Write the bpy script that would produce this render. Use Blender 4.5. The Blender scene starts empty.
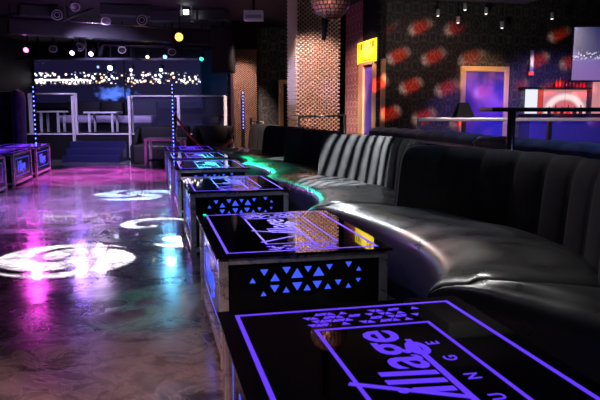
import bpy, bmesh, math, random
from mathutils import Vector, Matrix, Euler
random.seed(7)
R = math.radians
SC = bpy.context.scene
COL = SC.collection

# ------------------------------------------------------------------ camera
F = 650.0
PITCH = math.atan(90 / F)
CAMZ = 1.1
cam = bpy.data.cameras.new('camera')
cam.sensor_width = 36; cam.lens = 36 * F / 600
cam.clip_start = 0.05; cam.clip_end = 100
cam.dof.use_dof = True; cam.dof.focus_distance = 4.2; cam.dof.aperture_fstop = 11
camo = bpy.data.objects.new('camera', cam); COL.objects.link(camo)
camo.location = (0, 0, CAMZ); camo.rotation_euler = (math.pi / 2 - PITCH, 0, 0)
SC.camera = camo

# ------------------------------------------------------------------ world and exposure
w = bpy.data.worlds.new('club_night'); SC.world = w; w.use_nodes = True
w.node_tree.nodes['Background'].inputs[0].default_value = (0.5, 0.48, 0.55, 1)
w.node_tree.nodes['Background'].inputs[1].default_value = 0.012
SC.view_settings.view_transform = 'Standard'
SC.view_settings.look = 'None'
SC.view_settings.gamma = 1
SC.view_settings.use_curve_mapping = False
SC.view_settings.exposure = 0.5

# ------------------------------------------------------------------ frames of reference
UX = Vector((0.974, 0.225, 0)); VX = Vector((-0.225, 0.974, 0))   # the room's own right and forward
ANG = math.atan2(0.225, 0.974)

def ray(px, py):
    u = (px - 300) / F; v = (200 - py) / F
    return Vector((u, math.cos(PITCH) + v * math.sin(PITCH), -math.sin(PITCH) + v * math.cos(PITCH)))
def PD(px, py, D):            # the point seen at (px,py) at distance D down the hall
    r = ray(px, py); s = D / r.y
    return Vector((r.x * s, D, CAMZ + r.z * s))
def PZ(px, py, z):            # the point seen at (px,py) at height z
    r = ray(px, py); s = (z - CAMZ) / r.z
    return Vector((r.x * s, r.y * s, z))

# ------------------------------------------------------------------ lights
def W_(s_, t_=.45, z_=1.2): return Vector((1.26, 10.5, z_)) + UX * s_ + VX * t_
def aim(o, target):
    o.rotation_euler = (Vector(target) - o.location).to_track_quat('-Z', 'Y').to_euler()
def spot(name, loc, target, color, power, size=40, blend=0.5, radius=0.05):
    l = bpy.data.lights.new(name, 'SPOT'); l.energy = power; l.color = color
    l.spot_size = R(size); l.spot_blend = blend; l.shadow_soft_size = radius
    o = bpy.data.objects.new(name, l); COL.objects.link(o); o.location = loc; aim(o, target)
    return o
def area(name, loc, target, color, power, sx, sy):
    l = bpy.data.lights.new(name, 'AREA'); l.energy = power; l.color = color
    l.shape = 'RECTANGLE'; l.size = sx; l.size_y = sy
    o = bpy.data.objects.new(name, l); COL.objects.link(o); o.location = loc; aim(o, target)
    return o
class G:                      # small wrapper for building node maths
    def __init__(s, nt): s.nt = nt
    def n(s, t, **k):
        x = s.nt.nodes.new(t)
        for a, b in k.items(): setattr(x, a, b)
        return x
    def put(s, sock, v):
        if hasattr(v, 'is_linked'): s.nt.links.new(v, sock)
        else: sock.default_value = v
    def m(s, op, a, b=0.0, c=0.0, clamp=False):
        x = s.n('ShaderNodeMath', operation=op, use_clamp=clamp)
        s.put(x.inputs[0], a); s.put(x.inputs[1], b)
        if op in ('MULTIPLY_ADD', 'COMPARE', 'SMOOTH_MIN'): s.put(x.inputs[2], c)
        return x.outputs[0]
    def ss(s, v, a, b, lo=0.0, hi=1.0):
        x = s.n('ShaderNodeMapRange', interpolation_type='SMOOTHSTEP')
        s.put(x.inputs[0], v); x.inputs[1].default_value = a; x.inputs[2].default_value = b
        x.inputs[3].default_value = lo; x.inputs[4].default_value = hi
        return x.outputs[0]
    def mix(s, f, a, b):
        x = s.n('ShaderNodeMix', data_type='RGBA')
        s.put(x.inputs[0], f)
        for i, v in ((6, a), (7, b)):
            s.put(x.inputs[i], v if hasattr(v, 'is_linked') else tuple(v) + (1,) * (4 - len(v)))
        return x.outputs[2]
    def xyz(s, v):
        x = s.n('ShaderNodeSeparateXYZ'); s.put(x.inputs[0], v); return x.outputs
    def noise(s, vec, scale, detail=4, dist=0.0, rough=0.5):
        x = s.n('ShaderNodeTexNoise'); s.put(x.inputs['Vector'], vec)
        x.inputs['Scale'].default_value = scale; x.inputs['Detail'].default_value = detail
        x.inputs['Distortion'].default_value = dist; x.inputs['Roughness'].default_value = rough
        return x.outputs[0]
def gobo(o, fn, strength=1.0):
    """a pattern plate inside a projector: the lamp's own nodes, by direction inside its beam"""
    l = o.data; l.use_nodes = True; g = G(l.node_tree)
    em = l.node_tree.nodes['Emission']
    tc = g.n('ShaderNodeTexCoord'); x, y, z = g.xyz(tc.outputs['Normal'])
    u = g.m('DIVIDE', x, z); v = g.m('DIVIDE', y, z)
    c, s = fn(g, u, v)
    g.put(em.inputs[0], c); g.put(em.inputs[1], g.m('MULTIPLY', s, strength))
def swirl(rad, arms, twist, col, lo=-0.1, phase=0.0):
    def fn(g, u, v):
        r = g.m('SQRT', g.m('ADD', g.m('MULTIPLY', u, u), g.m('MULTIPLY', v, v)))
        th = g.m('ARCTAN2', v, u)
        s = g.m('SINE', g.m('ADD', g.m('ADD', g.m('MULTIPLY', th, arms), g.m('MULTIPLY', r, twist / rad)), phase))
        a = g.ss(s, lo, lo + 0.35)
        return tuple(col) + (1,), g.m('MULTIPLY', a, g.ss(r, rad, rad * 0.93))
    return fn

spot('seat_highlight_spot', (-.35, 7.7, 2.85), (.1, 4.8, .4), (.9, .95, 1), 200, 36, .9, .05)  # unseen overhead spots, added to put highlights on the seats
spot('seat_highlight_spot', (.75, 5.4, 2.85), (.85, 3.0, .4), (1, .96, .95), 75, 30, .9, .05)
# pattern projectors over the dance floor
p = PZ(66, 258, 0)
o = spot('gobo_white', (p.x - .2, p.y + 1.0, 2.8), p, (1, 1, 1), 2600, 40, 0.0, 0.01)
gobo(o, swirl(0.180, 2, 10, (1, .96, 1), -0.85, 1.0))
p = PZ(136, 194.5, 0)
o = spot('gobo_cyan', (p.x, p.y + .6, 2.8), p, (1, 1, 1), 2600, 44, 0.0, 0.01)
gobo(o, swirl(0.20, 3, 7, (.45, .9, 1), -0.7))
p = PZ(152, 225, 0)
o = spot('gobo_arc', (p.x, p.y + .6, 2.8), p, (1, 1, 1), 3500, 40, 0.0, 0.01)
gobo(o, swirl(0.16, 1, 5, (.8, .95, 1), 0.55, 2.2))
p = PZ(182, 241, 0)
o = spot('gobo_small', (p.x, p.y + .6, 2.8), p, (1, 1, 1), 4500, 30, 0.0, 0.01)
gobo(o, swirl(0.085, 2, 3, (.95, 1, 1), -0.6, 2.0))
p = PZ(140, 308, 0)
o = spot('gobo_green', (p.x - .5, p.y + 1.0, 2.8), p, (1, 1, 1), 60, 34, 0.0, 0.01)
gobo(o, swirl(0.13, 2, 4, (.1, 1, .6), -0.2, 2.0))
# red and white pattern thrown over the damask wall and the bar
def ovals(g, u, v):
    a = math.pi + 0.45
    x = g.m('ADD', g.m('MULTIPLY', u, math.cos(a)), g.m('MULTIPLY', v, math.sin(a)))
    y = g.m('SUBTRACT', g.m('MULTIPLY', v, math.cos(a)), g.m('MULTIPLY', u, math.sin(a)))
    P_ = 0.115
    cx = g.m('FLOOR', g.m('DIVIDE', x, P_))
    y2 = g.m('ADD', y, g.m('MULTIPLY', cx, P_ * .47))
    fx = g.m('SUBTRACT', g.m('FRACT', g.m('DIVIDE', x, P_)), .5)
    fy = g.m('SUBTRACT', g.m('FRACT', g.m('DIVIDE', y2, P_)), .5)
    def disc(ox, oy, sx, sy, r, soft):
        dx = g.m('DIVIDE', g.m('SUBTRACT', fx, ox), sx); dy = g.m('DIVIDE', g.m('SUBTRACT', fy, oy), sy)
        d = g.m('SQRT', g.m('ADD', g.m('MULTIPLY', dx, dx), g.m('MULTIPLY', dy, dy)))
        return g.ss(d, r, r - soft)
    red = disc(0, 0, 1.0, .55, .36, .1)
    ring = disc(.0, .0, 1.0, .62, .42, .07)
    cres = g.m('SUBTRACT', ring, disc(.02, -.02, .74, .78, .42, .1), clamp=True)
    col = g.mix(g.m('MULTIPLY', cres, .9, clamp=True), (1, .05, .015), (.9, .82, .68))
    return col, g.m('ADD', g.m('MULTIPLY', red, 1.5), g.m('MULTIPLY', cres, 1.3))
p = PD(425, 80, 10.8)
o = spot('gobo_red', (1.3, 6.2, 2.2), p, (1, 1, 1), 1300, 27, 0.5, 0.05); gobo(o, ovals)
p = PD(565, 80, 11)
o = spot('gobo_red', (3.4, 6.8, 2.3), p, (1, 1, 1), 1200, 24, 0.5, 0.05); gobo(o, ovals)

# colour washes
spot('wash_magenta', PD(26, 50, 13.2) + Vector((0, -.1, 0)), PZ(85, 200, 0), (1, .08, .85), 70, 38, .9, .10)
spot('wash_magenta', (-4.4, 12.4, 2.5), PZ(100, 168, 0), (1, .1, .9), 500, 30, .5, .08)
spot('wash_violet', PD(72, 53, 13.6), PZ(80, 250, 0), (.40, .2, 1), 60, 40, .9, .10)
spot('wash_lilac', PD(91, 54, 13.6), PZ(90, 240, 0), (.8, .55, 1), 22, 30, .8, .10)
spot('wash_magenta', (-3.7, 11.6, 2.7), (-3.6, 11.0, 0), (1, .12, .85), 1100, 64, .5, .08)
spot('wash_violet', (-2.6, 7.6, 2.7), (-2.6, 7.6, 0), (.6, .25, 1), 720, 84, .8, .08)
spot('wash_cyan', PD(165, 57, 14), PZ(172, 262, 0), (.15, .6, 1), 45, 24, .8, .10)
spot('wash_green', PD(201, 59, 14), PZ(245, 166, .45), (.0, 1, .35), 420, 12, .8, .08)
spot('wash_blue_far', PD(165, 57, 14), PZ(275, 172, .45), (.25, .4, 1), 300, 9, .8, .08)
spot('wash_green', (-1.9, 7.2, 2.8), PZ(243, 163, .45), (.0, 1, .4), 620, 17, .8, .05)
spot('wash_steel', (-1.4, .6, 2.2), (-.1, 3.6, .3), (.95, .95, 1), 60, 30, .9, .1)
spot('wash_peach', (-1.2, -.4, 2.2), PZ(60, 455, 0), (1, .5, .42), 300, 32, .8, .2)
spot('wash_copper', (.35, 7.6, 2.85), PD(316, 85, 9.9), (1, .78, .68), 1500, 34, .6, .05)
spot('wash_copper', (-.9, 12.3, 2.85), PD(243, 98, 14.1), (1, .70, .58), 620, 36, .8, .05)
spot('wash_pillar_blue', (-2.4, 7.6, 1.9), PD(289, 80, 10.1), (.35, .4, 1), 420, 14, .6, .05)
spot('wash_ball', (-.2, 5.0, 2.3), PD(331, 0, 6.4), (1, .6, .5), 60, 16, .8, .05)
spot('wash_pink', (.80, 9.6, 2.7), (.98, 11.7, 1.5), (1, .55, .5), 420, 40, .8, .05)
spot('wash_wall_warm', (1.0, 7.4, 2.6), PD(425, 70, 10.8), (1, .5, .38), 60, 34, .9, .1)
spot('wash_gold', (2.2, 8.6, 2.7), PD(486, 85, 11.1), (1, .62, .35), 330, 22, .9, .05)
spot('wash_door', (.2, 9.4, 1.5), W_(-.2), (.5, .4, 1), 26, 50, .9, .05)
spot('wash_blue_bar', (3.0, 9.0, 2.7), (2.9, 10.9, .3), (.28, .18, 1), 230, 50, .5, .1)
spot('wash_blue_bar', (3.9, 8.4, 2.0), (4.2, 11.2, .6), (.28, .2, 1), 260, 60, .6, .1)
spot('wash_rail', (2.4, 5.2, 2.7), (2.4, 7.0, 1.0), (1, .8, .8), 120, 60, .8, .1)
spot('wash_navy_sofa', (2.6, 2.6, 2.7), (1.5, 4.4, .8), (.35, .5, 1), 90, 60, .8, .1)
def shafts(g, u, v):
    x = g.m('ADD', g.m('MULTIPLY', u, math.cos(.5)), g.m('MULTIPLY', v, -math.sin(.5)))
    k = g.ss(g.m('SINE', g.m('ADD', g.m('MULTIPLY', x, 130), g.m('MULTIPLY', g.m('SINE', g.m('MULTIPLY', v, 14)), .8))), -.5, .4)
    return (.9, .96, 1, 1), k
o = spot('gobo_shafts', (-.25, 4.4, 2.8), PD(350, 166, 6.0), (1, 1, 1), 3000, 22, .3, .02); gobo(o, shafts)
spot('wash_white_sofa', (-1.2, 8.2, 2.8), PD(279, 145, 8.6), (.7, 1, .9), 1000, 13, .6, .05)
spot('wash_sofa_soft', (.2, .6, 2.8), (1.0, 2.9, .4), (1, .97, .97), 8, 64, .9, .25)
spot('wash_sofa_near', (.0, 4.9, 2.8), (.80, 2.45, .4), (1, .97, .96), 55, 17, .9, .12)
spot('wash_orange', (-.4, 6.0, 2.6), PZ(415, 240, .44), (1, .38, .18), 170, 11, .9, .06)
spot('wash_orange', (-.9, 8.0, 2.6), PZ(300, 178, .44), (1, .4, .25), 130, 10, .9, .06)
spot('wash_blue_seat', (-1.6, 6.4, 1.9), PZ(310, 192, .38), (.3, .3, 1), 130, 20, .9, .06)
spot('wash_blue_seat', (-1.0, 4.2, 1.9), PZ(408, 262, .3), (.3, .22, 1), 60, 22, .9, .06)
spot('wash_blue_seat', (-2.0, 9.8, 2.6), PZ(262, 165, .44), (.4, .6, 1), 90, 14, .9, .06)
spot('wash_stage', (-4.6, 15.2, 2.8), (-4.6, 17.2, .8), (.5, .42, 1), 200, 110, .9, .2)
spot('wash_stage_front', (-3.6, 11.6, 2.6), (-4.0, 14.6, .8), (.62, .5, 1), 420, 80, .9, .1)
spot('wash_stage_blue', (-2.2, 15.4, 2.8), (-2.3, 18.6, 1.3), (.05, .3, 1), 220, 60, .9, .1)
for bx, by in ((-1.2, 3.2), (-1.6, 7.6)):  # unseen point lights added as weak general fill
    l = bpy.data.lights.new('room_fill', 'POINT'); l.energy = 4; l.color = (.75, .62, 1); l.shadow_soft_size = .04
    o = bpy.data.objects.new('room_fill', l); COL.objects.link(o); o.location = (bx, by, 2.75)
spot('wash_ceiling', (-3.5, 11.3, 1.9), (-3.6, 12.8, 2.9), (.55, .45, 1), 15, 140, .9, .2)
spot('wash_bulkhead', (1.6, 7.0, 1.7), (1.9, 9.0, 2.95), (1, .97, .9), 60, 90, .9, .2)

# ------------------------------------------------------------------ materials
MATS = {}
def mat(name, color, rough=.5, metal=0.0, emit=None, es=1.0, spec=.5, coat=0, trans=0, alpha=1, sheen=0, fn=None, var=.15, vs=8, bump=0, bs=60):
    if name in MATS: return MATS[name]
    m = bpy.data.materials.new(name); m.use_nodes = True; g = G(m.node_tree)
    b = m.node_tree.nodes['Principled BSDF']
    b.inputs['Base Color'].default_value = tuple(color) + (1,)
    b.inputs['Roughness'].default_value = rough; b.inputs['Metallic'].default_value = metal
    b.inputs['Specular IOR Level'].default_value = spec
    b.inputs['Coat Weight'].default_value = coat; b.inputs['Transmission Weight'].default_value = trans
    b.inputs['Alpha'].default_value = alpha; b.inputs['Sheen Weight'].default_value = sheen
    tc = g.n('ShaderNodeTexCoord').outputs['Object']
    if var and not emit:
        nz = g.noise(tc, vs, 4)
        lo = tuple(c * (1 - var) for c in color); hi = tuple(min(1, c * (1 + var)) for c in color)
        g.put(b.inputs['Base Color'], g.mix(nz, lo, hi))
    if bump:
        bn = g.n('ShaderNodeBump'); bn.inputs['Strength'].default_value = bump; bn.inputs['Distance'].default_value = .01
        g.put(bn.inputs['Height'], g.noise(tc, bs, 5)); g.put(b.inputs['Normal'], bn.outputs[0])
    if emit:
        b.inputs['Emission Color'].default_value = tuple(emit) + (1,); b.inputs['Emission Strength'].default_value = es / 1.35
    if fn: fn(g, b, tc)
    MATS[name] = m
    return m

def floor_fn(g, b, tc):
    n1 = g.noise(tc, 1.1, 6, 1.6, .55)
    n2 = g.noise(tc, 3.2, 7, 2.2, .6)
    t = g.m('ADD', g.m('MULTIPLY', n1, .65), g.m('MULTIPLY', n2, .35))
    k = g.ss(t, .38, .66)
    c = g.mix(k, (.05, .045, .055), (.36, .33, .35))
    vein = g.ss(g.m('ABSOLUTE', g.m('SUBTRACT', n2, .5)), .03, 0)
    c = g.mix(g.m('MULTIPLY', vein, .35), c, (.5, .47, .48))
    g.put(b.inputs['Base Color'], c)
    g.put(b.inputs['Roughness'], g.ss(g.noise(tc, 2.5, 5, 1.0), .3, .75, .13, .26))
    bn = g.n('ShaderNodeBump'); bn.inputs['Strength'].default_value = .12; bn.inputs['Distance'].default_value = .02
    g.put(bn.inputs['Height'], g.noise(tc, 7, 4)); g.put(b.inputs['Normal'], bn.outputs[0])
M_floor = mat('resin_floor', (.2, .2, .2), .18, coat=.3, fn=floor_fn)

def damask(dark, light, period=.42):
    def fn(g, b, tc):
        x, y, z = g.xyz(tc)
        u = g.m('MULTIPLY', x, 2 * math.pi / period); v = g.m('MULTIPLY', z, 2 * math.pi / (period * 1.5))
        w_ = g.m('ADD', g.m('COSINE', u), g.m('COSINE', v))
        w_ = g.m('ADD', w_, g.m('MULTIPLY', g.m('COSINE', g.m('MULTIPLY', u, 3)), g.m('MULTIPLY', g.m('COSINE', g.m('MULTIPLY', v, 3)), .35)))
        w_ = g.m('ADD', w_, g.m('MULTIPLY', g.m('SUBTRACT', g.noise(tc, 22, 3), .5), .6))
        a = g.ss(g.m('ABSOLUTE', w_), .3, .12)
        c = g.ss(g.m('ABSOLUTE', g.m('SUBTRACT', g.m('ABSOLUTE', w_), 1.25)), .3, .12)
        k = g.m('MAXIMUM', a, c)
        g.put(b.inputs['Base Color'], g.mix(k, dark, light))
        g.put(b.inputs['Roughness'], g.m('SUBTRACT', .65, g.m('MULTIPLY', k, .3)))
    return fn
M_damask = mat('black_damask_paper', (.03, .03, .03), .5, fn=damask((.018, .017, .02), (.06, .057, .06)))
M_damask_red = mat('bronze_damask_paper', (.1, .1, .1), .5, fn=damask((.03, .024, .023), (.085, .075, .07), .30))
M_damask_pink = mat('rose_damask_paper', (.4, .2, .2), .5, fn=damask((.30, .11, .10), (.75, .42, .38), .2))
M_black = mat('matt_black', (.008, .008, .010), .65, spec=.2)
M_dark = mat('dark_paint', (.012, .011, .015), .6, spec=.2)
M_ceil = mat('ceiling_black', (.02, .019, .022), .7, vs=2, var=.5)
M_duct = mat('duct_metal', (.05, .048, .058), .4, .5)
M_chrome = mat('chrome', (.6, .6, .63), .2, 1.0)
def brushed(g, b, tc):
    n2 = g.noise(tc, 14, 6, 1.2, .65)
    g.put(b.inputs['Base Color'], g.mix(g.ss(n2, .35, .65), (.42, .42, .43), (.66, .66, .68)))
    g.put(b.inputs['Roughness'], g.ss(n2, .3, .7, .25, .42))
M_steel = mat('brushed_steel', (.5, .5, .5), .35, .6, fn=brushed)
M_glass_top = mat('black_glass', (.004, .004, .006), .025, spec=.7, var=0)
M_panel = mat('black_gloss_panel', (.006, .006, .008), .12, var=0)
M_purple = mat('violet_light', (.1, .05, .4), .4, emit=(.11, .035, .85), es=1.15)
M_blue = mat('blue_light', (.05, .08, .5), .4, emit=(.04, .09, .9), es=1.1)
M_leather = mat('black_leather', (.035, .034, .036), .3, spec=.6, bump=.06, bs=40, vs=5, var=.3,
    fn=lambda g, b, tc: g.put(b.inputs['Roughness'], g.ss(g.noise(tc, 5, 4), .3, .7, .26, .42)))
def velvet(c1, c2):
    def fn(g, b, tc):
        g.put(b.inputs['Base Color'], g.mix(g.ss(g.noise(tc, 9, 5, .6), .35, .7), c1, c2))
        b.inputs['Sheen Roughness'].default_value = .4
    return fn
M_velvet = mat('charcoal_velvet', (.02, .02, .02), .85, sheen=.04, spec=.3, fn=velvet((.013, .013, .014), (.023, .023, .023)))
M_bluevelvet = mat('navy_velvet', (.02, .03, .1), .6, sheen=.5, fn=velvet((.006, .016, .06), (.02, .06, .2)))
M_copper = mat('copper_stud', (.95, .62, .50), .28, .9, var=.2, vs=30)
M_copper_dark = mat('copper_back', (.03, .012, .01), .45, .5)
M_gold = mat('gilt', (.75, .46, .24), .4, .25, bump=.3)
M_white = mat('white_paint', (.8, .8, .82), .5)
M_grey = mat('grey_plastic', (.35, .35, .37), .5)
M_rope = mat('red_rope', (.35, .02, .03), .8, sheen=.5)
M_lilac = mat('lilac_leather', (.35, .3, .42), .45)
M_navy = mat('navy_carpet', (.02, .022, .09), .8)
M_glass = mat('clear_glass', (.3, .32, .6), .03, alpha=.04, var=0)
M_purple_wall = mat('purple_gloss', (.05, .035, .22), .3)
def emis(name, c, s): return mat(name, (0.02, .02, .02), .4, emit=c, es=s)

# ------------------------------------------------------------------ mesh helpers
class MB:
    def __init__(s): s.bm = bmesh.new()
    def box(s, c, size, rot=None, bev=0):
        ret = bmesh.ops.create_cube(s.bm, size=1)
        vs = ret['verts']
        M = Matrix.Translation(Vector(c)) @ (rot.to_matrix().to_4x4() if rot else Matrix()) @ Matrix.Diagonal((*size, 1))
        bmesh.ops.transform(s.bm, matrix=M, verts=vs)
        if bev:
            es = list({e for v in vs for e in v.link_edges})
            bmesh.ops.bevel(s.bm, geom=es, offset=bev, segments=2, affect='EDGES', profile=.5)
        return s
    def tube(s, pts, r, seg=10, cap=True):
        pts = [Vector(p) for p in pts]; rings = []
        for i, p in enumerate(pts):
            d = (pts[min(i + 1, len(pts) - 1)] - pts[max(i - 1, 0)]).normalized()
            a = d.orthogonal().normalized() if i == 0 else (a - d * a.dot(d)).normalized()
            b = d.cross(a); rr = r[i] if isinstance(r, (list, tuple)) else r
            rings.append([s.bm.verts.new(p + (a * math.cos(2 * math.pi * k / seg) + b * math.sin(2 * math.pi * k / seg)) * rr) for k in range(seg)])
        for i in range(len(rings) - 1):
            for k in range(seg):
                s.bm.faces.new((rings[i][k], rings[i][(k + 1) % seg], rings[i + 1][(k + 1) % seg], rings[i + 1][k]))
        if cap: s.bm.faces.new(rings[0][::-1]); s.bm.faces.new(rings[-1])
        return s
    def lathe(s, prof, c=(0, 0, 0), seg=20, rot=None):
        c = Vector(c); rings = []
        for r, z in prof:
            ring = []
            for k in range(seg):
                v = Vector((r * math.cos(2 * math.pi * k / seg), r * math.sin(2 * math.pi * k / seg), z))
                if rot: v.rotate(rot)
                ring.append(s.bm.verts.new(c + v))
            rings.append(ring)
        for i in range(len(rings) - 1):
            for k in range(seg):
                s.bm.faces.new((rings[i][k], rings[i][(k + 1) % seg], rings[i + 1][(k + 1) % seg], rings[i + 1][k]))
        s.bm.faces.new(rings[0][::-1]); s.bm.faces.new(rings[-1])
        return s
    def ring(s, c, R_, r, rot=None, seg=24):
        pts = []
        for k in range(seg + 1):
            v = Vector((R_ * math.cos(2 * math.pi * k / seg), R_ * math.sin(2 * math.pi * k / seg), 0))
            if rot: v.rotate(rot)
            pts.append(Vector(c) + v)
        return s.tube(pts, r, 8, False)
    def prism(s, pts, d):       # flat polygon pushed along d
        a = [s.bm.verts.new(Vector(p)) for p in pts]; b = [s.bm.verts.new(Vector(p) + Vector(d)) for p in pts]
        n = len(pts); s.bm.faces.new(a[::-1]); s.bm.faces.new(b)
        for i in range(n): s.bm.faces.new((a[i], a[(i + 1) % n], b[(i + 1) % n], b[i]))
        return s
    def grid(s, rows, close=False):
        V = [[s.bm.verts.new(p) for p in r] for r in rows]
        for i in range(len(V) - 1):
            n = len(V[i])
            for j in range(n if close else n - 1):
                s.bm.faces.new((V[i][j], V[i][(j + 1) % n], V[i + 1][(j + 1) % n], V[i + 1][j]))
        if close: s.bm.faces.new(V[0][::-1]); s.bm.faces.new(V[-1])
        return s
    def build(s, name, m, parent=None, smooth=False, bevel=0, loc=None, rotz=0):
        bmesh.ops.recalc_face_normals(s.bm, faces=s.bm.faces)
        me = bpy.data.meshes.new(name); s.bm.to_mesh(me); s.bm.free()
        for p_ in me.polygons: p_.use_smooth = smooth
        me.materials.append(m)
        o = bpy.data.objects.new(name, me); COL.objects.link(o)
        if parent: o.parent = parent
        if loc is not None: o.location = loc
        if rotz: o.rotation_euler.z = rotz
        if bevel:
            bv = o.modifiers.new('b', 'BEVEL'); bv.width = bevel; bv.segments = 2; bv.limit_method = 'ANGLE'
        return o
def tag(o, label, cat, group=None, kind=None):
    o['label'] = label; o['category'] = cat
    if group: o['group'] = group
    if kind: o['kind'] = kind
    return o
def thing(name, label, cat, loc=(0, 0, 0), rotz=0, group=None):
    o = bpy.data.objects.new(name, None); COL.objects.link(o); o.empty_display_size = .1
    o.location = loc; o.rotation_euler = (0, 0, rotz)
    return tag(o, label, cat, group)
def struct(o): o['kind'] = 'structure'; return o
def copy_tree(o, parent=None):
    c = o.copy(); COL.objects.link(c)
    if parent: c.parent = parent
    for ch in list(o.children): copy_tree(ch, c)
    return c
def text_mesh(name, s, size, m, parent, mtx, shear=0.0, ext=.001, bold=.0, align='LEFT', xs=1.0):
    cu = bpy.data.curves.new('t', 'FONT'); cu.body = s; cu.size = size; cu.shear = shear; cu.extrude = ext
    cu.offset = bold; cu.align_x = align; cu.resolution_u = 3
    to = bpy.data.objects.new('t', cu); COL.objects.link(to)
    dg = bpy.context.evaluated_depsgraph_get(); dg.update()
    me = bpy.data.meshes.new_from_object(to.evaluated_get(dg)); bpy.data.objects.remove(to)
    me.name = name; me.transform(Matrix.Diagonal((xs, 1, 1, 1))); me.transform(mtx)
    me.materials.clear(); me.materials.append(m)
    return me

# ------------------------------------------------------------------ the room
H = 2.95
struct(MB().box((-.5, 9, -.05), (17, 26, .1)).build('floor', M_floor))
struct(MB().box((-.5, 9, H + .05), (17, 26, .1)).build('ceiling', M_ceil))
struct(MB().box((-7.6, 9, H / 2), (.2, 26, H)).build('wall_left', M_dark))
struct(MB().box((7.3, 9, H / 2), (.2, 26, H)).build('wall_right', M_dark))
struct(MB().box((-4.6, 19.4, H / 2), (5.9, .2, H)).build('wall_stage_back', M_dark))

def wallrun(name, a, b, z0, z1, m, th=.12):
    a = Vector(a); b = Vector(b); L = (b - a).length; d = (b - a).normalized()
    mb = MB().box((L / 2, th / 2, (z0 + z1) / 2), (L, th, z1 - z0))
    return struct(mb.build(name, m, loc=(a.x, a.y, 0), rotz=math.atan2(d.y, d.x)))
WC = Vector((1.26, 10.5, 0))
DB = .12
def W(s, t=0, z=0): return WC + UX * s + VX * t + Vector((0, 0, z))
wallrun('wall_right_back', W(0), W(6.2), 0, H, M_damask_red)
# return wall with the doorway and the lit sign; opening t .15-.85
wallrun('wall_side', W(0, 1.85), W(0, .86), 0, H, M_damask_pink, .1)
wallrun('wall_side_lintel', W(0, .86), W(0, .12), 1.86, H, M_dark, .1)
wallrun('wall_side_jamb', W(0, .12), W(0, 0), 0, H, M_dark, .1)
wallrun('wall_back', Vector((-1.62, 14.8, 0)), Vector((-1.62, 14.8, 0)) + UX * 5.2, 0, H, M_damask)
wallrun('wall_stage_side', Vector((-1.62, 19.3, 0)), Vector((-1.62, 14.9, 0)), 0, H, M_dark)

# ---- copper clad pillars
def pillar(corner, wdt, h0, h1, pitch, label, cap=None, group=None):
    t = thing('mosaic_pillar', label, 'pillar', (corner.x, corner.y, 0), ANG, group)
    MB().box((wdt / 2, wdt / 2, h0 + (h1 - h0) / 2), (wdt - .03, wdt - .03, h1 - h0)).build('core', M_copper_dark, t)
    for side in (0, 1):
        mb = MB(); bm = mb.bm
        nc = round(wdt / pitch); pc = wdt / nc; nr = int((h1 - h0) / pc * 1.25); pr = (h1 - h0) / nr
        for i in range(nr):
            for j in range(nc):
                for half in (0, 1):
                    cx = (j + .28 + .5 * half) * pc; cz = h0 + (i + .5 * half + .25) * pr
                    hw = pc * .29; hh = pr * .25; dp = pc * .42
                    def q(x, y, z):
                        return (x, .015 - y, z) if side == 0 else (.015 - y, x, z)
                    vs = [bm.verts.new(q(cx + a * hw, 0, cz + b * hh)) for a, b in ((-1, -1), (1, -1), (1, 1), (-1, 1))]
                    vt = [bm.verts.new(q(cx + a * hw * .45, dp, cz + b * hh * .35 + hh * .2)) for a, b in ((-1, -1), (1, -1), (1, 1), (-1, 1))]
                    for k in range(4): bm.faces.new((vs[k], vs[(k + 1) % 4], vt[(k + 1) % 4], vt[k]))
                    bm.faces.new(vt)
        mb.build('stud_cladding', M_copper, t)
    if cap: MB().box((wdt / 2, wdt / 2, (h1 + cap) / 2), (wdt + .02, wdt + .02, cap - h1)).build('black_cap', M_black, t)
    return t
pc1 = PD(297, 110, 9.9)
pillar(pc1, .67, 0, H, .078, 'large copper studded pillar reaching the ceiling behind the disco ball')
pc2 = PD(234, 110, 14.0)
pz = PD(245, 49, 14.0).z
pillar(pc2, .5, 0, pz, .055, 'far copper studded pillar with black cap and blue light strip', cap=H)

# ---- framed opening, door and lit yellow sign on the return wall
d = thing('door_frame', 'gilt door frame below the yellow lit sign', 'door frame', W(0, .12), ANG + math.pi / 2)
MB().box((.02, .04, .93), (.05, .06, 1.86)).build('jamb', M_gold, d)
MB().box((.62, .04, .93), (.24, .06, 1.86)).build('jamb', M_gold, d)
MB().box((.37, .04, 1.86), (.76, .06, .05)).build('head', M_gold, d)
struct(MB().box((.27, .02, .91), (.45, .04, 1.80)).build('door_1', mat('door_purple', (.10, .06, .5), .35), loc=W(0, .12), rotz=ANG + math.pi / 2))
s = thing('lit_sign', 'glowing yellow ceiling-height sign above the gilt doorway', 'sign', W(-.03, .02, 0), ANG + math.pi / 2)
def sign_fn(g, b, tc):
    x, y, z = g.xyz(tc)
    r = g.m('SQRT', g.m('ADD', g.m('POWER', g.m('MULTIPLY', g.m('SUBTRACT', x, .42), 2.6), 2), g.m('POWER', g.m('MULTIPLY', g.m('SUBTRACT', z, 2.1), 6), 2)))
    k = g.ss(r, .2, 1.2)
    g.put(b.inputs['Emission Color'], g.mix(k, (1, .95, .15), (.85, .75, .0)))
M_sign = mat('yellow_sign_light', (.5, .45, .02), .4, emit=(.9, .8, .02), es=1.25, fn=sign_fn)
zt, zb = PD(378, 37.5, 10.5).z, PD(378, 61, 10.5).z
MB().box((.46, .0, (zt + zb) / 2), (.96, .06, zt - zb)).build('sign_face', M_sign, s)
MB().box((.46, -.012, (zt + zb) / 2), (.99, .06, zt - zb + .035)).build('sign_case', M_black, s)
mk = MB()
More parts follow.
